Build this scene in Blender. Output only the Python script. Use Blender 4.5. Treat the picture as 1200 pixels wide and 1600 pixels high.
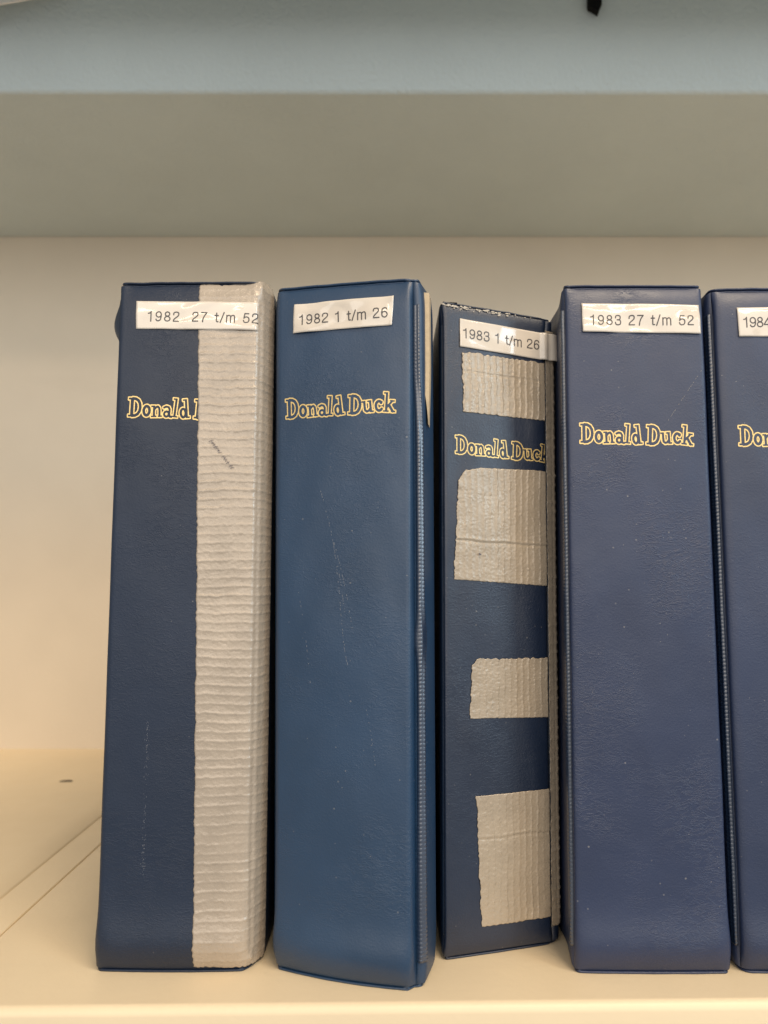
import bpy, math, bisect, random
import numpy as np
from mathutils import Vector, noise

for o in list(bpy.data.objects): bpy.data.objects.remove(o, do_unlink=True)
scene = bpy.context.scene
col = scene.collection
R = math.radians

# ================================================================ camera, light, exposure
CAM_H = .1624
cam_d = bpy.data.cameras.new('camera'); cam = bpy.data.objects.new('camera', cam_d); col.objects.link(cam)
cam.location = (0, 0, CAM_H); cam.rotation_euler = (R(90 + 5.5), 0, 0)
cam_d.sensor_fit = 'VERTICAL'; cam_d.sensor_height = 24; cam_d.lens = 18
cam_d.clip_start = .01; cam_d.clip_end = 50
cam_d.dof.use_dof = True; cam_d.dof.focus_distance = .345; cam_d.dof.aperture_fstop = 6.5
scene.camera = cam

world = bpy.data.worlds.new('World'); scene.world = world; world.use_nodes = True
bg = world.node_tree.nodes['Background']
bg.inputs[0].default_value = (.96, .96, .95, 1); bg.inputs[1].default_value = .45

def area(name, loc, target, sx, sy, power, color):
    l = bpy.data.lights.new(name, 'AREA'); l.shape = 'RECTANGLE'; l.size = sx; l.size_y = sy
    l.energy = power; l.color = color
    o = bpy.data.objects.new(name, l); col.objects.link(o); o.location = loc
    o.rotation_euler = (Vector(target) - Vector(loc)).to_track_quat('-Z', 'Y').to_euler()
    return o
# ceiling fluorescents of the room in front of the shelf, and a cool window far to the right
area('ceiling_light_near', (.85, -1.15, 2.45), (0, .45, .15), 1.5, .55, 55, (1, .82, .60))
area('ceiling_tube_right', (1.35, -3.4, 2.5), (0, .45, .15), 1.5, .22, 17, (1, .78, .56))
area('ceiling_tube_left', (-1.25, -3.4, 2.5), (0, .45, .15), 1.5, .22, 13, (1, .78, .56))
area('bright_room_window', (-.1, -3.2, 1.05), (0, .4, .25), 4.6, 2.1, 47, (1, .95, .90))
area('side_window', (3.2, -2.0, 1.2), (-.3, .7, .30), 1.2, 1.6, 42, (.64, .84, 1))

scene.view_settings.view_transform = 'Standard'; scene.view_settings.look = 'None'
scene.view_settings.exposure = 0; scene.view_settings.gamma = 1
scene.view_settings.use_curve_mapping = False

# ================================================================ helpers
def mesh(name, verts, faces, mat, parent=None, smooth=True, base=(0, 0, 0)):
    me = bpy.data.meshes.new(name)
    if any(base): verts = [(v[0]-base[0], v[1]-base[1], v[2]-base[2]) for v in verts]
    me.from_pydata([tuple(v) for v in verts], [], faces); me.update()
    if smooth: me.polygons.foreach_set('use_smooth', [True]*len(me.polygons))
    me.materials.append(mat)
    o = bpy.data.objects.new(name, me); col.objects.link(o)
    if parent: o.parent = parent
    return o
def grid_faces(nr, nc, o=0):
    return [(o+r*nc+c, o+r*nc+c+1, o+(r+1)*nc+c+1, o+(r+1)*nc+c) for r in range(nr-1) for c in range(nc-1)]
def slab(front, back, nr, nc):
    """closed sheet from two matching grids of points"""
    n = nr*nc; f = grid_faces(nr, nc) + [t[::-1] for t in grid_faces(nr, nc, n)]
    ring = [c for c in range(nc)] + [r*nc+nc-1 for r in range(1, nr)] + [(nr-1)*nc+c for c in range(nc-2, -1, -1)] + [r*nc for r in range(nr-2, 0, -1)]
    for i in range(len(ring)):
        a, b = ring[i], ring[(i+1) % len(ring)]; f.append((a, a+n, b+n, b))
    return front + back, f
def structure(o): o['kind'] = 'structure'; return o

# ---------------------------------------------------------------- materials
class NT:
    def __init__(self, name):
        self.m = bpy.data.materials.new(name); self.m.use_nodes = True
        self.t = self.m.node_tree; self.b = self.t.nodes['Principled BSDF']
        self.co = self.t.nodes.new('ShaderNodeTexCoord').outputs['Object']
    def n(self, typ, ins=None, **kw):
        nd = self.t.nodes.new(typ)
        for k, v in kw.items(): setattr(nd, k, v)
        for k, v in (ins or {}).items():
            s = nd.inputs[k]
            if hasattr(v, 'is_output'): self.t.links.new(v, s)
            else: s.default_value = v
        return nd
    def math(self, op, a, b=0.0, c=0.0):
        return self.n('ShaderNodeMath', {0: a, 1: b, 2: c}, operation=op).outputs[0]
    def mapr(self, v, a, b, c, d): 
        return self.n('ShaderNodeMapRange', {0: v, 1: a, 2: b, 3: c, 4: d}).outputs[0]
    def noise(self, scale, detail=3, rough=.5, vec=None, dist=0):
        return self.n('ShaderNodeTexNoise', {'Vector': vec or self.co, 'Scale': scale, 'Detail': detail, 'Roughness': rough, 'Distortion': dist}).outputs['Fac']
    def vor(self, scale, vec=None, feature='F1', out='Distance'):
        return self.n('ShaderNodeTexVoronoi', {'Vector': vec or self.co, 'Scale': scale}, feature=feature).outputs[out]
    def scaled(self, v, rot=(0, 0, 0)):
        return self.n('ShaderNodeMapping', {'Vector': self.co, 'Scale': v, 'Rotation': rot}).outputs[0]
    def mix(self, f, a, b):
        nd = self.t.nodes.new('ShaderNodeMix'); nd.data_type = 'RGBA'
        for s, v in ((nd.inputs[0], f), (nd.inputs[6], a), (nd.inputs[7], b)):
            if hasattr(v, 'is_output'): self.t.links.new(v, s)
            else: s.default_value = v if not isinstance(v, tuple) else (*v, 1)
        return nd.outputs[2]
    def bump(self, h, strength, dist, prev=None):
        ins = {'Height': h, 'Strength': strength, 'Distance': dist}
        if prev: ins['Normal'] = prev
        return self.n('ShaderNodeBump', ins).outputs[0]
    def set(self, **kw):
        for k, v in kw.items():
            s = self.b.inputs[k.replace('_', ' ')]
            if hasattr(v, 'is_output'): self.t.links.new(v, s)
            else: s.default_value = v if not isinstance(v, tuple) else (*v, 1)
        return self.m

def vinyl(name, c, seed, spec_amt=.95, dust=1.0, wrinkle=1.0, rough=.44):
    m = NT(name); off = m.n('ShaderNodeVectorMath', {0: m.co, 1: (seed*.37, seed*.11, seed*.23)}, operation='ADD').outputs[0]
    m.co = off
    big = m.noise(14, 4, .6); fine = m.noise(160, 3, .6)
    colr = m.mix(m.mapr(big, .3, .7, 0, 1), tuple(v*.86 for v in c), tuple(v*1.14 for v in c))
    # rubbed, paler patches of worn vinyl
    rub = m.mapr(m.noise(22, 6, .7, m.scaled((1, 1, .45))), .60, .80, 0, .22)
    colr = m.mix(rub, colr, tuple(min(1, v*1.5 + .018) for v in c))
    # dust and nicks: sparse pale flecks
    d1 = m.vor(330); r1 = m.n('ShaderNodeSeparateColor', {0: m.vor(330, out='Color')}).outputs[0]
    fleck = m.math('MULTIPLY', m.math('LESS_THAN', d1, .085), m.math('GREATER_THAN', r1, 1 - .16*dust))
    d2 = m.vor(150); r2 = m.n('ShaderNodeSeparateColor', {0: m.vor(150, out='Color')}).outputs[1]
    fleck2 = m.math('MULTIPLY', m.math('LESS_THAN', d2, .06), m.math('GREATER_THAN', r2, 1 - .22*dust))
    fl = m.math('MULTIPLY', m.math('MAXIMUM', fleck, fleck2), m.mapr(m.noise(30, 3), .35, .62, .1, 1))
    colr = m.mix(m.math('MULTIPLY', fl, .28), colr, (.50, .46, .40))
    ro = m.math('ADD', m.mapr(big, .2, .8, rough-.05, rough+.07), m.mapr(fine, .2, .8, -.04, .04))
    # pressed leather grain, then long soft creases
    grain = m.math('ADD', m.math('MULTIPLY', m.vor(1150, feature='SMOOTH_F1'), .8), m.noise(1500, 3, .6))
    b1 = m.bump(grain, .24, .00022)
    wv = m.n('ShaderNodeMapping', {'Vector': m.co, 'Scale': (1, 1, 2.6), 'Rotation': (0, R(24), 0)}).outputs[0]
    cr = m.math('ABSOLUTE', m.math('SUBTRACT', m.noise(150, 3, .6, wv, 1.2), .5))
    crm = m.math('MULTIPLY', m.mapr(cr, 0, .06, 1, 0), m.mapr(m.noise(26, 2), .45, .68, 0, 1))
    b2 = m.bump(crm, .14*wrinkle, .0005, b1)
    b3 = m.bump(m.noise(45, 2), .20, .002, b2)
    return m.set(Base_Color=colr, Roughness=ro, Normal=b3, Specular_IOR_Level=spec_amt, IOR=1.75)

def paint(name, c, seed=0, rough=.45, chips=0.0, peel=.22):
    m = NT(name); m.co = m.n('ShaderNodeVectorMath', {0: m.co, 1: (seed, seed*.3, seed*.7)}, operation='ADD').outputs[0]
    big = m.noise(6, 4, .6)
    colr = m.mix(m.mapr(big, .3, .7, 0, 1), tuple(v*.95 for v in c), tuple(min(1, v*1.04) for v in c))
    d = m.vor(26); r = m.n('ShaderNodeSeparateColor', {0: m.vor(26, out='Color')}).outputs[0]
    sp = m.math('MULTIPLY', m.math('LESS_THAN', m.math('ADD', d, m.math('MULTIPLY', m.noise(500), .05)), .062), m.math('GREATER_THAN', r, 1-chips))
    colr = m.mix(m.math('MULTIPLY', sp, .7), colr, (.42, .33, .27))
    scr = m.noise(30, 5, .7, m.scaled((.15, 1, 1)))
    colr = m.mix(m.mapr(scr, .62, .8, 0, .25), colr, tuple(v*.8 for v in c))
    b1 = m.bump(m.noise(330, 2, .5), peel, .0012)
    b2 = m.bump(m.noise(9, 2), .12, .01, b1)
    return m.set(Base_Color=colr, Roughness=m.mapr(m.noise(60, 3), .2, .8, rough-.07, rough+.07), Normal=b2, Specular_IOR_Level=.4)

def tape_mat(name, c, rough=.36):
    m = NT(name)
    colr = m.mix(m.mapr(m.noise(60, 4, .6), .3, .7, 0, 1), tuple(v*.88 for v in c), tuple(v*1.08 for v in c))
    dirt = m.mapr(m.noise(120, 5, .7), .58, .75, 0, .35)
    colr = m.mix(dirt, colr, tuple(v*.62 for v in c))
    b = m.bump(m.noise(700, 4, .65), .45, .0004)
    return m.set(Base_Color=colr, Roughness=m.mapr(m.noise(200, 2), .2, .8, rough-.08, rough+.1), Normal=b, Metallic=.10, Specular_IOR_Level=.75)

def plain(name, c, rough=.5, metal=0.0, var=.1, scale=300, bump=.15, **kw):
    m = NT(name)
    colr = m.mix(m.mapr(m.noise(scale, 4, .6), .3, .7, 0, 1), tuple(v*(1-var) for v in c), tuple(min(1, v*(1+var)) for v in c))
    return m.set(Base_Color=colr, Roughness=rough, Metallic=metal, Normal=m.bump(m.noise(scale*3, 2), bump, .0002), **kw)

NAVY = (.017, .034, .082)
M = dict(
    shelf=paint('cream_shelf_paint', (.83, .675, .455), 1, .42, peel=.07),
    lip=paint('cream_lip_paint', (.83, .675, .455), 1, .42, peel=.07),
    wall=paint('cream_back_panel_paint', (.70, .605, .475), 2, .55, peel=.12),
    upper=paint('grey_blue_shelf_paint', (.505, .57, .57), 3, .45, chips=.10, peel=.6),
    tape=tape_mat('aged_silver_duct_tape', (.44, .365, .285), .26),
    tape_dull=tape_mat('dull_silver_duct_tape', (.42, .342, .25), .28),
    gold=plain('gold_foil', (.84, .60, .24), .35, .35, .22, 900, .2),
    ink=plain('label_ink', (.075, .068, .066), .35, 0, .1, 900, .02),
    pen=plain('pen_ink', (.08, .07, .09), .4),
    board=plain('grey_cream_board', (.52, .405, .26), .8, 0, .12, 400, .3),
    paper=plain('page_edges', (.66, .58, .45), .85, 0, .15, 700, .3),
    white=plain('white_card', (.78, .75, .70), .6, 0, .04),
    black=plain('black_plastic', (.004, .004, .004), .8, Specular_IOR_Level=.15),
    chip=plain('bare_chip', (.05, .032, .016), .7),
    scuff=plain('pale_scuff', (.30, .31, .34), .7),
    wear=plain('worn_vinyl_backing', (.48, .43, .36), .85, 0, .3, 900, .3),
    label=plain('glossy_paper_label', (.72, .635, .53), .16, 0, .03, 120, .03, Coat_Weight=1.0, Coat_Roughness=.05),
)

# ---------------------------------------------------------------- binder shell geometry (plain maths)
def lerp(a, b, t): return a + (b - a) * t
def sstep(a, b, x):
    t = min(1.0, max(0.0, (x - a) / (b - a))); return t * t * (3 - 2 * t)

class Shell:
    """Vinyl binder skin: a plan profile (cover, spine, cover) lofted from bottom to top.
    s = metres along the profile (0 at the left spine edge, W at the right one), z = height."""
    def __init__(self, bot, top, HL, HR, fl, fr, bulge, radii, pil_b=(.015, .0042), pil_t=(.015, .0048), seed=0, wav=.00026, belly=.0022):
        self.HL, self.HR, self.pb, self.pt, self.seed, self.wav, self.belly = HL, HR, pil_b, pil_t, seed, wav, belly
        self.P = [self.profile(bot, fl, fr, bulge[0], radii), self.profile(top, fl, fr, bulge[1], radii)]
        n = len(self.P[0]); S = [0.0]
        for i in range(1, n):
            d = 0.0
            for p in self.P: d += .5 * math.hypot(p[i][0] - p[i-1][0], p[i][1] - p[i-1][1])
            S.append(S[-1] + d)
        i0, i1 = self.marks
        s0 = S[i0]; self.S = [v - s0 for v in S]; self.W = self.S[i1]
        self.smin, self.smax = self.S[0], self.S[-1]
    def profile(self, pts, fl, fr, bulge, radii):
        out = []; n = len(pts)
        def fil(i):
            r = radii[i]; p = pts[i]
            if i in (0, n - 1) or r == 0: return [p], 0
            a, b = pts[i-1], pts[i+1]
            da = math.hypot(a[0]-p[0], a[1]-p[1]); db = math.hypot(b[0]-p[0], b[1]-p[1])
            r = min(r, .48*da, .48*db)
            A = (p[0] + (a[0]-p[0])*r/da, p[1] + (a[1]-p[1])*r/da)
            B = (p[0] + (b[0]-p[0])*r/db, p[1] + (b[1]-p[1])*r/db)
            arc = []
            for k in range(13):
                t = k/12; w = 1.0
                arc.append(((1-t)**2*A[0] + 2*t*(1-t)*p[0] + t*t*B[0], (1-t)**2*A[1] + 2*t*(1-t)*p[1] + t*t*B[1]))
            return arc, 6
        marks = [0, 0]
        for i in range(n):
            arc, mid = fil(i)
            if out:
                a, b = out[-1], arc[0]; m = 24
                for k in range(1, m):
                    t = k/m; out.append((lerp(a[0], b[0], t), lerp(a[1], b[1], t)))
            if i == fl: marks[0] = len(out) + mid
            if i == fr: marks[1] = len(out) + mid
            out += arc
        L, R = out[marks[0]], out[marks[1]]
        nx, ny = (R[1]-L[1]), -(R[0]-L[0]); q = math.hypot(nx, ny); nx /= q; ny /= q
        for k in range(marks[0], marks[1] + 1):
            t = (k - marks[0]) / (marks[1] - marks[0]); b = 4*t*(1-t)*bulge
            out[k] = (out[k][0] + nx*b, out[k][1] + ny*b)
        self.marks = marks
        return out
    def raw(self, s, f):
        S = self.S; i = min(len(S) - 2, max(0, bisect.bisect_right(S, s) - 1))
        t = (s - S[i]) / max(1e-9, S[i+1] - S[i])
        a, b = self.P
        x0 = lerp(a[i][0], a[i+1][0], t); y0 = lerp(a[i][1], a[i+1][1], t)
        x1 = lerp(b[i][0], b[i+1][0], t); y1 = lerp(b[i][1], b[i+1][1], t)
        return lerp(x0, x1, f), lerp(y0, y1, f)
    def inset(self, s, z):
        p = 0.0
        side = .30 + .70*sstep(-.004, .008, s)*sstep(-.004, .008, self.W - s)
        r, d = self.pb
        if z < r: q = min(1.0, (r - z)/r); p += side*d*(1 - math.sqrt(max(0.0, 1 - q**2.2*.98)))
        r, d = self.pt
        if self.HL - z < r: q = min(1.0, (r - self.HL + z)/r); p += side*d*(1 - math.sqrt(max(0.0, 1 - q**2.2*.98)))
        p -= self.belly*math.exp(-((z - .011)/.010)**2)*max(0.0, side - .3)/.7
        for c, sg in ((-.0008, 1), (self.W + .0008, -1)):
            g = .0016*math.exp(-((s - c)/.0013)**2); p += g * sstep(0, .012, z) * sstep(0, .012, self.HL - z)
        k = self.seed
        w = math.sin(s*95 + k*1.7 + 2*math.sin(z*31 + k)) * math.sin(z*47 + k*2.3 + 1.5*math.sin(s*60)) + .5*math.sin(z*110 + 3*math.sin(s*70 + k)) * math.sin(s*150 + k)
        p += self.wav * w * sstep(-.004, .01, s) * sstep(-.004, .01, self.W - s) * sstep(0, .02, z) * sstep(0, .02, self.HL - z)
        return p
    def surf(self, s, z, off=0.0, flat=0.0):
        f = z / self.HL; x, y = self.raw(s, f)
        e = .0012; ax, ay = self.raw(s - e, f); bx, by = self.raw(s + e, f)
        tx, ty = bx - ax, by - ay; q = math.hypot(tx, ty) or 1; nx, ny = ty/q, -tx/q
        o = off - self.inset(s, z) * (1 - flat)
        h = lerp(self.HL, self.HR, min(1, max(0, s / self.W)))
        return (x + nx*o, y + ny*o, z * h / self.HL)

X0 = lambda pts: pts
B1 = Shell([(-.120,.60),(-.1236,.342),(-.0572,.342),(-.0520,.354),(-.0520,.60)], [(-.121,.60),(-.1230,.342),(-.0568,.342),(-.0518,.354),(-.0520,.60)],
           .302, .3025, 1, 2, (.0020,.0008), (0,.0035,.003,.003,0), seed=1)
B2 = Shell([(-.0455,.60),(-.0478,.3466),(.0128,.3272),(.0170,.3282),(.0228,.349),(.0232,.60)],
           [(-.0460,.60),(-.0512,.3466),(.0125,.3275),(.0166,.3287),(.0230,.349),(.0234,.60)],
           .3007, .2980, 1, 2, (.0052,.0016), (0,.0035,.0025,.002,.004,0), seed=2)
B3 = Shell([(.0275,.61),(.0250,.3504),(.0764,.3660),(.0804,.3686),(.0804,.61)], [(.0275,.61),(.0262,.3504),(.0790,.3660),(.0832,.3686),(.0834,.61)],
           .2966, .2936, 1, 2, (.0006,.0006), (0,.003,.0012,.0015,0), pil_b=(.008,.003), pil_t=(.007,.0022), seed=3, belly=.0004)
B4 = Shell([(.0828,.61),(.0824,.366),(.0788,.3400),(.1470,.3395),(.1470,.61)], [(.0856,.61),(.0851,.366),(.0808,.3400),(.1466,.3395),(.1466,.61)],
           .300, .2997, 2, 3, (.0012,.0008), (0,.004,.0042,.003,0), seed=4)
B5 = Shell([(.1505,.61),(.1503,.368),(.1492,.3400),(.2140,.3395),(.2145,.61)], [(.1500,.61),(.1498,.368),(.1484,.3400),(.2143,.3395),(.2145,.61)],
           .2985, .2985, 2, 3, (.0012,.0008), (0,.004,.006,.004,0), seed=5)
# ---------------------------------------------------------------- end of shell geometry
# ================================================================ the shelf
def lipped_shelf(name, x0, x1, yf0, yf1, yb, z0, lip, rad, mat, up=False, nx=40, lean=0.0):
    """pressed-steel board with a rolled front lip; up=True puts the lip above the underside z0"""
    sg = 1 if up else -1
    prof = []                                    # (inset from front, dz)
    prof.append((None, 0.0))
    for k in range(9):
        a = math.pi/2*k/8; prof.append((rad - rad*math.sin(a), sg*(rad - rad*math.cos(a))))
    prof.append((0.0, sg*lip)); prof.append((.012, sg*(lip + .0001))); prof.append((.012, sg*(lip - .012))); prof.append((.014, sg*.006)); prof.append((None, sg*.006))
    V = []
    for i in range(nx + 1):
        x = lerp(x0, x1, i/nx); yf = lerp(yf0, yf1, i/nx)
        for ins, dz in prof: V.append((x, yb if ins is None else yf + ins - lean*abs(dz), z0 + dz))
    n = len(prof); F = []
    for i in range(nx):
        for k in range(n):
            a, b = i*n + k, i*n + (k+1) % n; q = (a, b, b+n, a+n)
            F.append(q if not up else q[::-1])
    F.append(tuple(range(n))[::-1] if not up else tuple(range(n))); F.append(tuple(nx*n + k for k in range(n)))
    o = mesh(name, V, F, mat)
    me = o.data
    import bmesh
    bm = bmesh.new(); bm.from_mesh(me); bmesh.ops.recalc_face_normals(bm, faces=bm.faces); bm.to_mesh(me); bm.free()
    for p in me.polygons: p.use_smooth = p.area < .02 and abs(p.normal.x) < .9
    md = o.modifiers.new('edge', 'WEIGHTED_NORMAL') ; md.keep_sharp = False
    return o
edge = lambda x: .3157 + x*.0184
right_board = structure(lipped_shelf('shelf_board', -.1784, .95, edge(-.1784), edge(.95), .79, 0, .036, .0035, M['shelf']))
left_board = structure(lipped_shelf('shelf_board', -.90, -.2013, edge(-.9), edge(-.2013), .79, 0, .036, .0035, M['shelf']))
# raised joint strip between the two boards
V = []; prof = [(-.2000, -.034), (-.2000, -.0007), (-.1996, -.0002), (-.1803, -.0002), (-.1799, -.0006), (-.1799, -.034)]
for y in (.3135, .789):
    V += [(x, y, z) for x, z in prof]
n = len(prof)
strip = mesh('joint_strip', V, [(k, k+1, k+1+n, k+n) for k in range(n-1)] + [tuple(range(n)), tuple(range(2*n-1, n-1, -1))], M['shelf'], right_board, smooth=False)
# nick in the paint of the board, behind the first binder
V = [(0, 0, .0003)]; rr = random.Random(4)
for k in range(14):
    a = 2*math.pi*k/14; w = .0062 if math.cos(a) < 0 else .0050
    V.append((w*math.cos(a), .0042*math.sin(a)*(.55 + .5*rr.random()) - .0012*math.cos(2*a), .0003))
nick = mesh('paint_nick', V, [(0, 1+k, 1+(k+1) % 14) for k in range(14)], M['chip'], left_board, smooth=False); nick.location = (-.2645, .6597, 0)

def sheet(name, x0, x1, y0, y1, z0, z1, mat):
    v = [(x, y, z) for z in (z0, z1) for y in (y0, y1) for x in (x0, x1)]
    return mesh(name, v, [(0,2,3,1),(4,5,7,6),(0,1,5,4),(2,6,7,3),(1,3,7,5),(0,4,6,2)], mat, smooth=False)
structure(sheet('back_panel', -.90, .95, .788, .800, -.04, 1.1, M['wall']))
upper = structure(lipped_shelf('upper_shelf', -.90, .95, .5470, .5490, .787, .5335, .060, .0025, M['upper'], up=True, lean=.5))
# added unseen rim above the lip, its hanging flange shades the lip's top
prof = [(.5195, .5900), (.5165, .5922), (.5120, .5930), (.4600, .5935), (.4560, .5920), (.4545, .5880), (.4540, .5690), (.4515, .5685), (.4505, .5710), (.4510, .6015), (.4540, .6060), (.4600, .6075), (.5315, .6075), (.5315, .5900)]
n = len(prof); V = [(x, y, z) for x in (-.90, .95) for y, z in prof]
mesh('added_shading_rim', V, [(k, n+k, n+(k+1) % n, (k+1) % n) for k in range(n)] + [tuple(range(n)), tuple(range(2*n-1, n-1, -1))], M['upper'], upper, smooth=False)

# ================================================================ lettering
def glyphs():
    def ell(cx, cy, rx, ry, a0=0, a1=360, n=28): return [(cx + rx*math.cos(R(lerp(a0, a1, k/n))), cy + ry*math.sin(R(lerp(a0, a1, k/n)))) for k in range(n+1)]
    G = {}
    G['D'] = ([(-.03,.88,.34,1), (-.03,0,.34,.12), (.08,0,.27,1)], [([(.2,.945),(.36,.93),(.50,.85),(.59,.70),(.62,.5),(.59,.30),(.50,.15),(.36,.07),(.2,.055)], .085)], .74)
    G['o'] = ([], [(ell(.23,.32,.155,.235), .085)], .49)
    G['n'] = ([(.07,0,.21,.62), (-.02,.52,.14,.62), (-.03,0,.29,.10), (.34,0,.58,.10)], [([(.17,.43),(.26,.53),(.35,.55),(.42,.47),(.435,.33),(.44,.06)], .068)], .60)
    G['a'] = ([(.31,.04,.44,.40)], [(ell(.22,.19,.125,.13), .068), ([(.07,.52),(.2,.575),(.32,.54),(.375,.44),(.375,.2),(.40,.07),(.49,.055)], .066)], .53)
    G['l'] = ([(.07,0,.21,1), (-.03,.90,.16,1), (-.03,0,.31,.10)], [], .36)
    G['d'] = ([(.33,0,.47,1), (.23,.90,.42,1), (.36,0,.57,.10)], [(ell(.22,.285,.13,.215), .075)], .62)
    G['u'] = ([(.06,.14,.20,.62), (-.03,.52,.14,.62), (.37,0,.51,.62), (.28,.52,.45,.62), (.40,0,.60,.10)], [([(.13,.3),(.145,.13),(.22,.07),(.32,.09),(.42,.2)], .068)], .64)
    G['c'] = ([], [(ell(.25,.32,.17,.235,48,318), .08), ([(.36,.47),(.37,.50)], .085)], .49)
    G['k'] = ([(.07,0,.21,1), (-.03,.90,.16,1), (-.03,0,.29,.10), (.31,.52,.57,.62), (.38,0,.63,.10)], [([(.19,.27),(.43,.56)], .062), ([(.27,.36),(.48,.06)], .078)], .62)
    return G
def sdf(items, X, Y):
    """distance field of letters drawn from boxes and strokes"""
    gx, gy = np.meshgrid(X, Y); D = np.full(gx.shape, 9.0)
    for (boxes, strokes, adv), ox, rot, dy in items:
        i0, i1 = np.searchsorted(X, (ox - .25, ox + adv + .25)); sl = (slice(None), slice(i0, i1))
        c, s = math.cos(R(rot)), math.sin(R(rot)); cx = ox + adv/2
        lx0, ly0 = gx[sl] - cx, gy[sl] - dy - .3; E = D[sl]
        lx = c*lx0 + s*ly0 + adv/2; ly = -s*lx0 + c*ly0 + .3
        for x0, y0, x1, y1 in boxes:
            qx = np.abs(lx - (x0+x1)/2) - (x1-x0)/2; qy = np.abs(ly - (y0+y1)/2) - (y1-y0)/2
            E = np.minimum(E, np.hypot(np.maximum(qx, 0), np.maximum(qy, 0)) + np.minimum(np.maximum(qx, qy), 0))
        for pts, hw in strokes:
            for (ax, ay), (bx, by) in zip(pts[:-1], pts[1:]):
                ex, ey = bx-ax, by-ay; t = np.clip(((lx-ax)*ex + (ly-ay)*ey)/(ex*ex + ey*ey), 0, 1)
                E = np.minimum(E, np.hypot(lx-ax-t*ex, ly-ay-t*ey) - hw)
        D[sl] = E
    return D
def region(D, X, Y, lo, hi):
    """flat polygons where lo < D < hi"""
    V = []; F = []; cache = {}
    def emit(px, py):
        key = (round(px, 5), round(py, 5))
        if key not in cache: cache[key] = len(V); V.append((px, py))
        return cache[key]
    def clip(poly, sign, lev):
        out = []
        for i in range(len(poly)):
            a, b = poly[i], poly[(i+1) % len(poly)]; fa, fb = sign*(a[2]-lev), sign*(b[2]-lev)
            if fa >= 0: out.append(a)
            if (fa >= 0) != (fb >= 0):
                t = fa/(fa-fb); out.append(tuple(lerp(a[j], b[j], t) for j in range(3)))
        return out
    mx = np.maximum(np.maximum(D[:-1,:-1], D[1:,:-1]), np.maximum(D[:-1,1:], D[1:,1:])); mn = np.minimum(np.minimum(D[:-1,:-1], D[1:,:-1]), np.minimum(D[:-1,1:], D[1:,1:]))
    for j, i in np.argwhere((mx > lo) & (mn < hi)):
        P = [(X[i],Y[j],D[j,i]), (X[i+1],Y[j],D[j,i+1]), (X[i+1],Y[j+1],D[j+1,i+1]), (X[i],Y[j+1],D[j+1,i])]
        P = clip(P, 1, lo); P = clip(P, -1, hi) if len(P) > 2 else P
        if len(P) > 2:
            ids = []
            for q in P:
                e = emit(q[0], q[1])
                if e not in ids: ids.append(e)
            if len(ids) > 2: F.append(tuple(ids))
    return V, F
def title_mesh(shell, base, parent, p0, p1, mat, smax=None):
    """foil outline round the dark letters: region between two distances from the letter shapes"""
    G = glyphs(); x = .05; items = []
    bounce = {0:(0,0), 1:(0,.0), 2:(2,-.01), 3:(-2,-.03), 4:(-5,-.02), 5:(6,-.05), 7:(-3,-.07), 8:(3,-.02), 9:(0,-.03), 10:(-6,-.06)}
    for i, ch in enumerate('Donald Duck'):
        if ch == ' ': x += .20; continue
        items.append((G[ch], x, *bounce[i])); x += G[ch][2]
    total = x + .03
    X = np.arange(-.12, total + .12, .0135); Y = np.arange(-.24, 1.16, .0135)
    V, F = region(sdf(items, X, Y), X, Y, -.010, .052)
    k = math.hypot(p1[0]-p0[0], p1[1]-p0[1])/total; ux, uz = (p1[0]-p0[0])/k/total, (p1[1]-p0[1])/k/total
    V = [(p0[0] + k*(x*ux - y*1.06*uz), p0[1] + k*(x*uz + y*1.06*ux)) for x, y in V]
    if smax is not None: F = [f for f in F if all(V[q][0] < smax for q in f)]
    return mesh('title_lettering', [shell.surf(s, z, .00010) for s, z in V], F, mat, parent, base=base)

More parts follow.
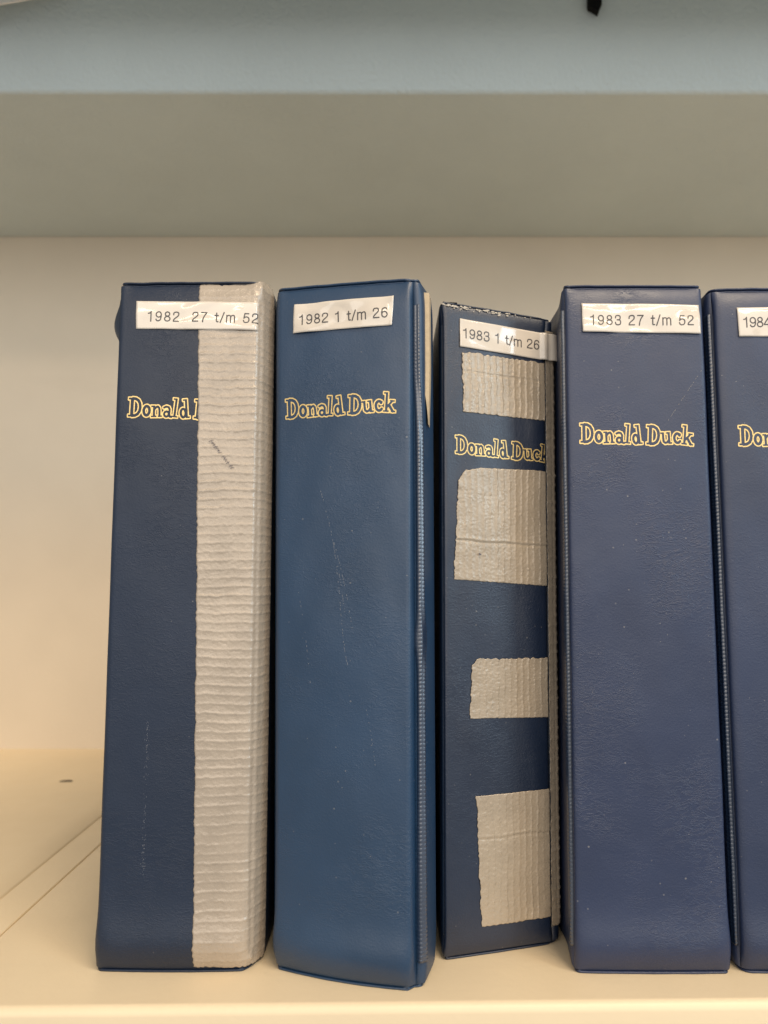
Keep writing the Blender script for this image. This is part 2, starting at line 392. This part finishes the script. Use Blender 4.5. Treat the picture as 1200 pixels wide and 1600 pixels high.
def digits():
    def ell(cx, cy, rx, ry, n=30): return [(cx + rx*math.cos(2*math.pi*k/n), cy + ry*math.sin(2*math.pi*k/n)) for k in range(n+1)]
    def smooth(pts, it=2):
        for _ in range(it):
            q = [pts[0]]
            for a, b in zip(pts[:-1], pts[1:]): q += [(.75*a[0]+.25*b[0], .75*a[1]+.25*b[1]), (.25*a[0]+.75*b[0], .25*a[1]+.75*b[1])]
            pts = q + [pts[-1]]
        return pts
    h = .056; nine = [ell(.27,.68,.205,.27), smooth([(.475,.68),(.475,.42),(.42,.13),(.27,.03),(.12,.06),(.07,.21)])]
    S = {'1': [[(.31,0),(.31,.98)], smooth([(.31,.97),(.25,.82),(.09,.78)])], '9': nine, '6': [[(.54-x, 1-y) for x, y in q] for q in nine],
         '8': [ell(.27,.745,.175,.205), ell(.27,.275,.215,.23)],
         '2': [smooth([(.07,.68),(.08,.90),(.27,.98),(.47,.92),(.48,.66),(.36,.50),(.18,.33),(.07,.18),(.06,.05)]), [(.06,.05),(.50,.05)]],
         '7': [[(.05,.945),(.49,.945)], smooth([(.49,.94),(.33,.68),(.22,.32),(.19,0)])],
         '5': [[(.46,.945),(.15,.945),(.085,.47)], smooth([(.09,.48),(.18,.60),(.34,.63),(.50,.50),(.49,.16),(.34,.02),(.12,.04),(.06,.25)])],
         '3': [smooth([(.07,.72),(.09,.92),(.26,.98),(.45,.92),(.47,.66),(.36,.53),(.20,.53)]), smooth([(.20,.53),(.42,.53),(.51,.34),(.45,.08),(.27,.02),(.09,.06),(.06,.27)])],
         '4': [[(.39,0),(.39,.97),(.05,.32),(.05,.26),(.54,.26)]],
         't': [smooth([(.15,.93),(.15,.20),(.17,.05),(.30,.055)]), [(.02,.68),(.29,.68)]], '/': [[(0,-.02),(.28,1.0)]],
         'm': [[(.06,0),(.06,.72)], smooth([(.06,.48),(.10,.68),(.30,.74),(.38,.60),(.38,.45)]), [(.38,.48),(.38,0)], smooth([(.38,.48),(.42,.68),(.62,.74),(.70,.60),(.70,.45)]), [(.70,.48),(.70,0)]]}
    S = {k: [[(x*1.20, y) for x, y in q] for q in v] for k, v in S.items()}
    adv = {'1': .60, 't': .36, '/': .34, 'm': .92}
    return {k: ([], [(q, h) for q in v], adv.get(k, .645)) for k, v in S.items()}
def label(shell, base, parent, corners, text, t0, t1, cap, ripple, over=lambda s: 0.0):
    """glossy paper label; corners TL,TR,BR,BL in (s,z) metres; text baseline from t0 to t1"""
    nr, nc = 18, 60; TL, TR, BR, BL = corners; sd = shell.seed*3.1
    def hgt(s, z):
        w = noise.noise((s*95 + sd, z*170, sd)) * .00032 + noise.noise((s*40, z*60 + sd, 7.7)) * .00040
        return over(s) + .00020 + max(0.0, .00034 + ripple*w*2.0)
    fr = []; bk = []
    for r in range(nr):
        v = r/(nr-1)
        for c in range(nc):
            u = c/(nc-1)
            s = lerp(lerp(TL[0], TR[0], u), lerp(BL[0], BR[0], u), v); z = lerp(lerp(TL[1], TR[1], u), lerp(BL[1], BR[1], u), v)
            fr.append(shell.surf(s, z, hgt(s, z))); bk.append(shell.surf(s, z, hgt(s, z) - .00016))
    V, F = slab(fr, bk, nr, nc)
    lab = mesh('label_sticker', V, F, M['label'], parent, base=base)
    G = digits(); L = math.hypot(t1[0]-t0[0], t1[1]-t0[1])/cap
    glyph = sum(G[ch][2] for ch in text if ch != ' '); nsp = text.count(' ')
    gap = (L - glyph - .32*nsp)/(len(text) - 1); x = 0; items = []
    for ch in text:
        if ch == ' ': x += .32 + gap; continue
        items.append((G[ch], x, 0, 0)); x += G[ch][2] + gap
    X = np.arange(-.08, L + .2, .022); Y = np.arange(-.10, 1.10, .022)
    V, F = region(sdf(items, X, Y), X, Y, -9, 0)
    ux, uz = (t1[0]-t0[0])/L/cap, (t1[1]-t0[1])/L/cap; P = []
    for a, b in V:
        a *= cap; b *= cap; s = t0[0] + a*ux - b*uz; z = t0[1] + a*uz + b*ux
        P.append(shell.surf(s, z, hgt(s, z) + .00009))
    mesh('printed_text', P, F, M['ink'], lab, smooth=False, base=base)
    return lab

# ================================================================ binders
def z_rows(H, n=90, end=.018, m=14):
    rows = [end*(1 - math.cos(math.pi/2*k/m)) for k in range(m)]
    mid = [lerp(end, H - end, k/n) for k in range(n+1)]
    return rows + mid + [H - q for q in reversed(rows)]
def skin(name, sh, s0, s1, ns, base, parent, mat, thick=.0028, inner=True):
    zs = z_rows(sh.HL); ss = [lerp(s0, s1, k/(ns-1)) for k in range(ns)]
    z0, H = .0016, sh.HL
    fr = [sh.surf(s, z0 + z*(H - 2*z0)/H) for z in zs for s in ss]
    bk = [sh.surf(s, z0 + z*(H - 2*z0)/H, -thick) for z in zs for s in ss]
    V, F = slab(fr, bk, len(zs), ns)
    return mesh(name, V, F, mat, parent, base=base)
def seam(sh, c, base, parent, mat, wfun=None, pitch=.0017, lift=.0, relief=1.0):
    """welded hinge seam with its pressed ladder of stitches"""
    cols = [-.0023, -.0018, -.0013, -.0008, -.0003, .0003, .0008, .0013, .0018, .0023]
    hs = [-.0005, .0002, .00035, .0002, -.0002, -.0002, .0002, .00035, .0002, -.0005]; rib = [0, .4, 1, .6, 0, 0, .6, 1, .4, 0]
    z = .010; zs = []
    while z < sh.HL - .012: zs += [(z, 0), (z + pitch*.62, 0), (z + pitch*.74, 1), (z + pitch*.88, 1)]; z += pitch
    fr = []; bk = []
    for z, dip in zs:
        w, sh_s = wfun(z) if wfun else (1, 0)
        for a, h, r in zip(cols, hs, rib):
            j = noise.noise((z*90, a*100, sh.seed))*.00010; worn = .35 + .9*abs(noise.noise((z*25, c*90, 3.3)))
            fr.append(sh.surf(c + sh_s + a*w, z, lift + h*relief - dip*r*.00036*relief*worn + j)); bk.append(sh.surf(c + sh_s + a*w, z, -.0018))
    V, F = slab(fr, bk, len(zs), len(cols))
    return mesh('hinge_seam', V, F, mat, parent, base=base)
def rim(sh, zc, thick, out, base, parent, mat, s0=None, s1=None, wob=.0002):
    s0 = sh.smin + .01 if s0 is None else s0; s1 = sh.smax - .01 if s1 is None else s1
    ss = [s0, s0*.5, -.05] + [lerp(-.03, sh.W + .03, k/110) for k in range(111)] + [sh.W + .05, lerp(sh.W, s1, .5), s1]
    ns = len(ss); ring = []
    for s in ss:
        j = noise.noise((s*130, zc*50, sh.seed))*wob
        e = sstep(-.003, .005, s)*sstep(-.003, .005, sh.W - s)
        o = out*e - .0016*(1-e) + j; j2 = j*.8*(1 if zc > .1 else .3)
        for oo, dz in ((o - .0001, thick/2), (o, 0), (o - .0001, -thick/2), (o - .007, -thick/2), (o - .007, thick/2)):
            p = sh.surf(s, zc, oo, flat=1); ring.append((p[0], p[1], p[2] + dz + j2))
    F = []
    for k in range(ns-1):
        for q in range(5):
            a, b = k*5+q, k*5+(q+1) % 5; F.append((a, b, b+5, a+5))
    F += [(0,1,2,3,4), tuple((ns-1)*5+q for q in (4,3,2,1,0))]
    return mesh('weld_rim', ring, F, mat, parent, base=base)

def binder(sh, lab, mat, seam_mat, base_y=.48, seams=(None, None), lift=(.0, .0), relief=(1, 1)):
    W = sh.W; pts = sh.P[0]; xm = (sh.surf(0, 0)[0] + sh.surf(W, 0)[0])/2
    base = (round(xm, 4), base_y, 0)
    e = bpy.data.objects.new('ring_binder', None); col.objects.link(e); e.location = base; e.empty_display_size = .03
    e['label'] = lab; e['category'] = 'binder'; e['group'] = 'blue binders standing on the shelf'
    skin('spine', sh, -.0006, W + .0006, 72, base, e, mat)
    skin('cover', sh, sh.smin, -.00075, 60, base, e, mat)
    skin('cover', sh, W + .00075, sh.smax, 70, base, e, mat)
    seam(sh, -.0036, base, e, seam_mat, seams[0], lift=lift[0], relief=relief[0]); seam(sh, W + .0036, base, e, seam_mat, seams[1], lift=lift[1], relief=relief[1])
    for zc in (.0005, .0016): rim(sh, zc, .0007, -.0010 if zc < .001 else -.0015, base, e, mat)
    H = sh.HL
    for zc in (H - .0004, H - .0016): rim(sh, zc, .0007, -.0016 if zc > H - .001 else -.0022, base, e, mat)
    # the bundle of magazines inside
    a, b = sh.surf(.006, .1), sh.surf(W - .006, .1); x0 = max(a[0], sh.P[0][0][0] + .006); x1 = min(b[0], sh.P[0][-1][0] - .006); y0 = max(a[1], b[1]) + .012
    bv = [(x, y, z) for z in (.006, H - .008) for y in (y0, .592) for x in (x0, x1)]
    mesh('page_block', bv, [(0,2,3,1),(4,5,7,6),(0,1,5,4),(2,6,7,3),(1,3,7,5),(0,4,6,2)], M['paper'], e, smooth=False, base=base)
    return e, base

def tape(sh, base, parent, edge_l, edge_r, z0, z1, axis, pitch, amp, mat, nr, nc, seed, ragged=(0, 0, 0, 0), ztop=None, flat=.0, lift=.0003, name='duct_tape', zl=None, zr=None, crease=(), fill=0.0):
    """strip of duct tape pressed on the skin. edge_l/edge_r(v) give s, bottom z0(u) / top z1(u); ridges across z ('h') or s ('v')"""
    fr = []; bk = []
    def nz(a, b, c): return noise.noise((a, b, c + seed*5.3))
    for r in range(nr):
        v = r/(nr-1)
        for c in range(nc):
            u = c/(nc-1)
            s = lerp(edge_l(v), edge_r(v), u); z = lerp(z0(u), z1(u), v)
            if ragged[0]: s += ragged[0]*(nz(z*700, 0, 1) + .8*nz(z*200, 3, 1))*(1-u)**6
            if ragged[2]: z += ragged[2]*(nz(s*700, 0, 2) + .6*nz(s*250, 3, 2))*v**10
            if ragged[3]: z += ragged[3]*(nz(s*700, 9, 2))*(1-v)**10
            if axis == 'h': q = z/pitch + .30*nz(s*60, z*30, 3) + .10*nz(s*400, z*40, 4); t = u
            else: q = s/pitch + .30*nz(s*30, z*50, 3) + .12*nz(s*40, z*400, 4); t = v
            f = abs((q % 1)*2 - 1); k = math.floor(q)
            strong = .45 + .75*abs(nz(k*3.7, (s if axis == 'h' else z)*35, 5)) + .25*nz(k*9.1, 0, 6)
            h = amp*strong*(max(0, 1 - f*2.2)**1.3 + .22*(1 - f))
            h += .00007*nz(s*900, z*900, 7)*(1 + 1.2*max(0, 1-f)) + .00012*nz(s*150, z*150, 8)
            for pos, wd, am in crease:
                w = (u if axis == 'h' else v) - pos - .02*nz(z*40 if axis == 'h' else s*60, 1, 9)
                h -= am*math.exp(-(w/wd)**2); h += .6*am*math.exp(-((w - 1.8*wd)/wd)**2)
            edge = min(u, 1-u)*abs(edge_r(v) - edge_l(v)); edge = min(edge, min(v, 1-v)*.06)
            e = sstep(0, .0007, edge)
            h += .00125*math.exp(-((s - sh.W - .0008)/.0014)**2)*fill
            h = lift + h*e + ragged[1]*abs(nz(z*160, 4, 11))*(1-u)**14
            fr.append(sh.surf(s, z, h, flat)); bk.append(sh.surf(s, z, h - .00025 if e > .5 else h - .00018, flat))
    V, F = slab(fr, bk, nr, nc)
    return mesh(name, V, F, mat, parent, base=base)

mm = lambda *p: tuple((a/1000, b/1000) for a, b in p)
V1 = vinyl('navy_vinyl_dark', (.006, .016, .040), 1, spec_amt=0.31, dust=.5, wrinkle=1.6)
V2 = vinyl('navy_vinyl_blue', (.006, .036, .090), 2, spec_amt=0.46, dust=1.0, wrinkle=1.6)
V3m = vinyl('navy_vinyl_worn', (.005, .013, .035), 3, spec_amt=0.44, dust=1.6, rough=.36)
V4 = vinyl('navy_vinyl_violet', (.0125, .024, .068), 4, spec_amt=0.4, dust=1.1, wrinkle=2.2)
V5 = vinyl('navy_vinyl_edge', (.0125, .024, .066), 5, spec_amt=0.4, dust=1.3)
VS = vinyl('navy_vinyl_seam', (.006, .020, .052), 6, dust=.8, wrinkle=0, rough=.34)

# ---- first from the left: silver tape over its right half
e1, b1 = binder(B1, 'leftmost navy binder with wide silver duct tape down its right half', V1, VS, lift=(-.0006, -.0016), relief=(.2, .1))
title_mesh(B1, b1, e1, *mm((7.0, 238.4), (58.4, 237.3)), M['gold'], smax=.0402)
W1 = B1.W
tape(B1, b1, e1, lambda v: lerp(.0430, .0378, v), lambda v: W1 + .0125, lambda u: .0025 - .0012*u*u, lambda u: .3008 + .0016*sstep(.2, .7, u) + .0006*math.sin(u*17),
     'h', .0039, .00027, M['tape'], 700, 60, 1, ragged=(.0004, 0, .0009, .0009), flat=0, lift=.00035, crease=((.60, .012, .00010), (.46, .010, .00008)), fill=1.0)
label(B1, b1, e1, mm((9.4, 292.2), (65.7, 291.3), (65.4, 278.0), (9.6, 279.2)), '1982  27 t/m 52', *mm((14.5, 282.7), (65.3, 281.3)), .0047, 1.2, over=lambda s: .00012 + .00033*sstep(.034, .040, s))
# pen scribble dented into the tape
def strokes(sh, base, parent, lines, w, off, mat, name):
    V = []; F = []
    for ln in lines:
        for (a, b), (c, d) in zip(ln[:-1], ln[1:]):
            L = math.hypot(c-a, d-b) or 1e-6; nx, ny = -(d-b)/L*w, (c-a)/L*w; n = len(V)
            for s, z in ((a+nx, b+ny), (a-nx, b-ny), (c-nx*.6, d-ny*.6), (c+nx*.6, d+ny*.6)): V.append(sh.surf(s/1000, z/1000, off))
            F.append((n, n+1, n+2, n+3))
    return mesh(name, V, F, mat, parent, smooth=False, base=base)
rr = random.Random(8); lines = []
for k in range(15):
    t = k/14; cx, cz = lerp(45.2, 55.0, t), lerp(227.0, 214.6, t)
    if k in (7, 12): continue
    a = rr.uniform(.1, 1.2); l = rr.uniform(.5, 1.15)
    lines.append([(cx - l*math.cos(a), cz - l*math.sin(a)*.8), (cx + rr.uniform(-.3, .3), cz + rr.uniform(-.3, .3)), (cx + l*math.cos(a), cz + l*math.sin(a)*.8)])
    if k % 2: lines.append([(cx - .5, cz + .7), (cx + .4, cz - .6)])
strokes(B1, b1, e1, lines, .13, .00085, M['pen'], 'pen_scribble')
# torn vinyl flap bulging out of the left cover near the top
V = []; F = []; nr, nc = 10, 10
for r in range(nr):
    for c in range(nc):
        u, v = c/(nc-1)*2-1, r/(nr-1)*2-1; s = -.0105 + .008*u; z = .2845 + .0100*v
        V.append(B1.surf(s, z, -.0004 + .0046*max(0, 1-u*u)*max(0, 1-v*v)))
mesh('torn_flap', V, grid_faces(nr, nc), V1, e1, base=b1)

rr = random.Random(15); sc = []
for k in range(120):
    z = rr.choice((rr.uniform(84, 104), rr.uniform(40, 104), rr.uniform(40, 70))); s = 20.5 + rr.gauss(0, .45)
    l = rr.uniform(.1, .5); sc.append([(s, z), (s + rr.uniform(-.1, .1), z - l)])
o = strokes(B1, b1, e1, sc, .05, .00010, M['scuff'], 'scuff_mark'); o['kind'] = 'stuff'
# ---- second: hinge split open at the right, cream board showing
def seam2(z):
    o = sstep(.222, .262, z)
    bump = math.exp(-((z - .141)/.009)**2)
    return (1 - .38*o + 1.0*bump + .25*sstep(.12, .02, z)), -.0016*o + .0014*bump
e2, b2 = binder(B2, 'navy binder with cream board showing at its split right hinge', V2, VS, seams=(None, seam2), lift=(-.0006, .0002), relief=(.2, .75))
title_mesh(B2, b2, e2, *mm((7.2, 238.2), (58.8, 240.1)), M['gold'])
label(B2, b2, e2, mm((11.4, 291.4), (57.8, 292.3), (57.0, 278.7), (11.0, 277.7)), '1982 1 t/m 26', *mm((13.8, 281.4), (55.3, 282.3)), .0047, 1.3)
# cream board edge bared above the split
nr = 50; fr = []; bk = []
for r in range(nr):
    z = lerp(.2335, .2938, r/(nr-1)); k = sstep(.2300, .266, z); j = .00015*noise.noise((z*200, 0, 0))
    x1 = .0198 + .0006*k; x0 = lerp(x1 - .0002, .0163, k) + j
    for u in (0, .33, .67, 1):
        x = lerp(x0, x1, u); fr.append((x, (.3338 + .0012*u), z)); bk.append((x + .0012, .3440, z))
V, F = slab(fr, bk, nr, 4); mesh('cover_board', V, F, M['board'], e2, smooth=False, base=b2)

rr = random.Random(16); sc = []
for k in range(60):
    q = k/60; s = lerp(24.5, 39.0, q) + 1.5*math.sin(q*5) + rr.gauss(0, .12); z = lerp(205, 128, q)
    if rr.random() < .6: sc.append([(s, z), (s + .2, z - rr.uniform(.4, 1.2))])
for s0, z0, s1, z1, n in ((27, 196, 36, 150, 40), (31, 182, 40, 140, 30), (14, 160, 20, 118, 22), (44, 118, 50, 84, 20)):
    for k in range(n):
        q = k/n
        if rr.random() < .45: sc.append([(lerp(s0, s1, q) + .8*math.sin(q*3), lerp(z0, z1, q)), (lerp(s0, s1, q) + .8*math.sin(q*3) + .12, lerp(z0, z1, q) - rr.uniform(.3, 1.0))])
o = strokes(B2, b2, e2, sc, .075, .00010, M['scuff'], 'scratch')
# ---- third: set back, turned, patched with four pieces of tape
e3, b3 = binder(B3, 'set-back navy binder patched with four pieces of silver tape', V3m, VS, lift=(-.0005, -.002), relief=(.3, .1))
title_mesh(B3, b3, e3, *mm((6.7, 224.0), (55.4, 224.3)), M['gold'], smax=B3.W - .0002)
W3 = B3.W; rt = lambda v: W3 + .0006
TP = dict(axis='v', pitch=.0032, mat=M['tape_dull'])
tape(B3, b3, e3, lambda v: lerp(.01047, .01026, v), rt, lambda u: lerp(.2440, .2443, u), lambda u: lerp(.2726, .2730, u), amp=.00040, nr=110, nc=130, seed=2, ragged=(.0006, .0004, .0006, .0004), crease=((.68, .02, .0001),), **TP)
tape(B3, b3, e3, lambda v: lerp(.00575, .0082, v) + .0085*max(0, v-.9)*4 , rt, lambda u: lerp(.1656, .1640, u), lambda u: lerp(.2165, .2180, min(1, u*1.2)) + .0013*sstep(0, .2, u), amp=.00030, nr=170, nc=130, seed=3, ragged=(.0007, .0006, .0003, .0003), crease=((.34, .012, .00025),), **TP)
tape(B3, b3, e3, lambda v: lerp(.01315, .0147, v) + .006*max(0, v-.9)*4, rt, lambda u: lerp(.1031, .1026, u), lambda u: lerp(.1296, .1301, u), amp=.00030, nr=110, nc=120, seed=4, ragged=(.0006, .0006, .0007, .0002), **TP)
tape(B3, b3, e3, lambda v: lerp(.0180, .0162, v), rt, lambda u: lerp(.0127, .0130, u), lambda u: lerp(.0688, .0700, u), amp=.00028, nr=170, nc=110, seed=5, ragged=(.0005, .0006, .0002, .0003), crease=((.66, .012, .0002),), **TP)
tape(B3, b3, e3, lambda v: W3 - .0004, lambda v: W3 + .0062, lambda u: .0085, lambda u: .2895, axis='h', pitch=.0045, amp=.00050, mat=M['tape_dull'], nr=420, nc=24, seed=6, lift=.0006, flat=.9, ragged=(.0004, .0004, .0006, .0005), crease=((.5, .1, .00015),))
label(B3, b3, e3, mm((9.1, 288.7), (60.2, 287.8), (60.0, 274.4), (9.0, 275.0)), '1983 1 t/m 26', *mm((10.3, 279.5), (50.0, 279.2)), .0047, .4, over=lambda s: .0001 + .0022*sstep(W3 - .004, W3 + .0005, s))
# worn top edge: pale backing cloth showing in flecks
rr = random.Random(21); V = []; F = []
for k in range(70):
    s = rr.triangular(-.001, W3*.95, .004); z = .2952 - abs(rr.gauss(0, .0009)); w = rr.uniform(.0002, .0011); hgt = rr.uniform(.00015, .00045); n = len(V)
    for a in range(7):
        t = 2*math.pi*a/7; V.append(B3.surf(s + w*math.cos(t)*rr.uniform(.6, 1), z + hgt*math.sin(t)*rr.uniform(.6, 1.2), .0004, flat=.25))
    F.append(tuple(range(n, n+7)))
o = mesh('worn_edge', V, F, M['wear'], e3, smooth=False, base=b3); o['kind'] = 'stuff'
# dents poked into the second patch
pts = [(13.2, 179.6), (16.2, 177.9), (18.6, 177.5), (22.4, 177.5), (24.6, 176.9), (27.0, 175.8), (29.4, 174.4), (31.2, 172.4)]
lines = []
for s, z in pts:
    ring = [(s + .55*math.cos(t*1.05), z + .5*math.sin(t*1.05)) for t in range(6)]; lines.append(ring)
strokes(B3, b3, e3, lines, .07, .0011, M['tape'], 'tape_dents')
strokes(B3, b3, e3, [[(17.6, 177.7), (18.7, 177.4)]], .42, .0012, M['pen'], 'tape_hole')

# ---- fourth: clean, squared to the front
e4, b4 = binder(B4, 'clean untaped navy binder right of the set-back taped one', V4, VS, lift=(0, -.0007), relief=(1, .2))
title_mesh(B4, b4, e4, *mm((6.7, 226.1), (58.2, 225.7)), M['gold'])
label(B4, b4, e4, mm((8.6, 290.7), (62.9, 290.0), (63.1, 276.4), (8.8, 277.1)), '1983 27 t/m 52', *mm((12.1, 280.3), (60.0, 280.2)), .0047, 1.2)
# pale scratch
rr = random.Random(5); sc = []
for k in range(26):
    t = k/26; a = (lerp(62.8, 46.5, t), lerp(259.5, 236.0, t)); 
    if rr.random() < .75: sc.append([(a[0] + rr.uniform(-.15, .15), a[1]), (a[0] - .34, a[1] - .55)])
strokes(B4, b4, e4, sc, .055, .00012, M['wear'], 'scratch')

# ---- fifth: cut by the picture's right side
e5, b5 = binder(B5, 'rightmost navy binder, only its left edge in view', V5, VS)
title_mesh(B5, b5, e5, *mm((9.1, 224.9), (60.8, 224.4)), M['gold'])
label(B5, b5, e5, mm((11.1, 288.5), (62.0, 288.2), (62.3, 274.6), (11.4, 274.9)), '1984', *mm((13.2, 279.1), (25.6, 279.1)), .0047, .7)

# ================================================================ things on the upper shelf
# black plastic hook end hanging over the lip
outl = [(.1476, .5932), (.1479, .5800), (.1490, .5788), (.1500, .5785), (.1552, .5748), (.1556, .5778), (.1574, .5805), (.1576, .5932)]
n = len(outl); V = [(x - .1526, y - .5195, z - .6) for y in (.5170, .5220) for x, z in outl]
o = mesh('hook_end', V, [tuple(range(n)), tuple(range(2*n-1, n-1, -1))] + [(k, n+k, n+(k+1) % n, (k+1) % n) for k in range(n)], M['black'], smooth=False)
o.location = (.1526, .5195, .6); o['label'] = 'small black plastic tip hanging over the upper shelf lip'; o['category'] = 'hook'
# corner of a white card tucked under the added rim of the upper shelf
card = [(-.360, .5568), (-.300, .5668), (-.2580, .5745), (-.232, .5800), (-.226, .5850), (-.225, .5932), (-.360, .5932)]
n = len(card); V = [(x + .28, y - .507, z - .59) for y in (.5060, .5073) for x, z in card]
o = mesh('white_card', V, [tuple(range(n)), tuple(range(2*n-1, n-1, -1))] + [(k, n+k, n+(k+1) % n, (k+1) % n) for k in range(n)], M['white'], smooth=False)
o.location = (-.28, .507, .59); o['label'] = 'corner of white card hanging in front of the upper shelf lip'; o['category'] = 'card'
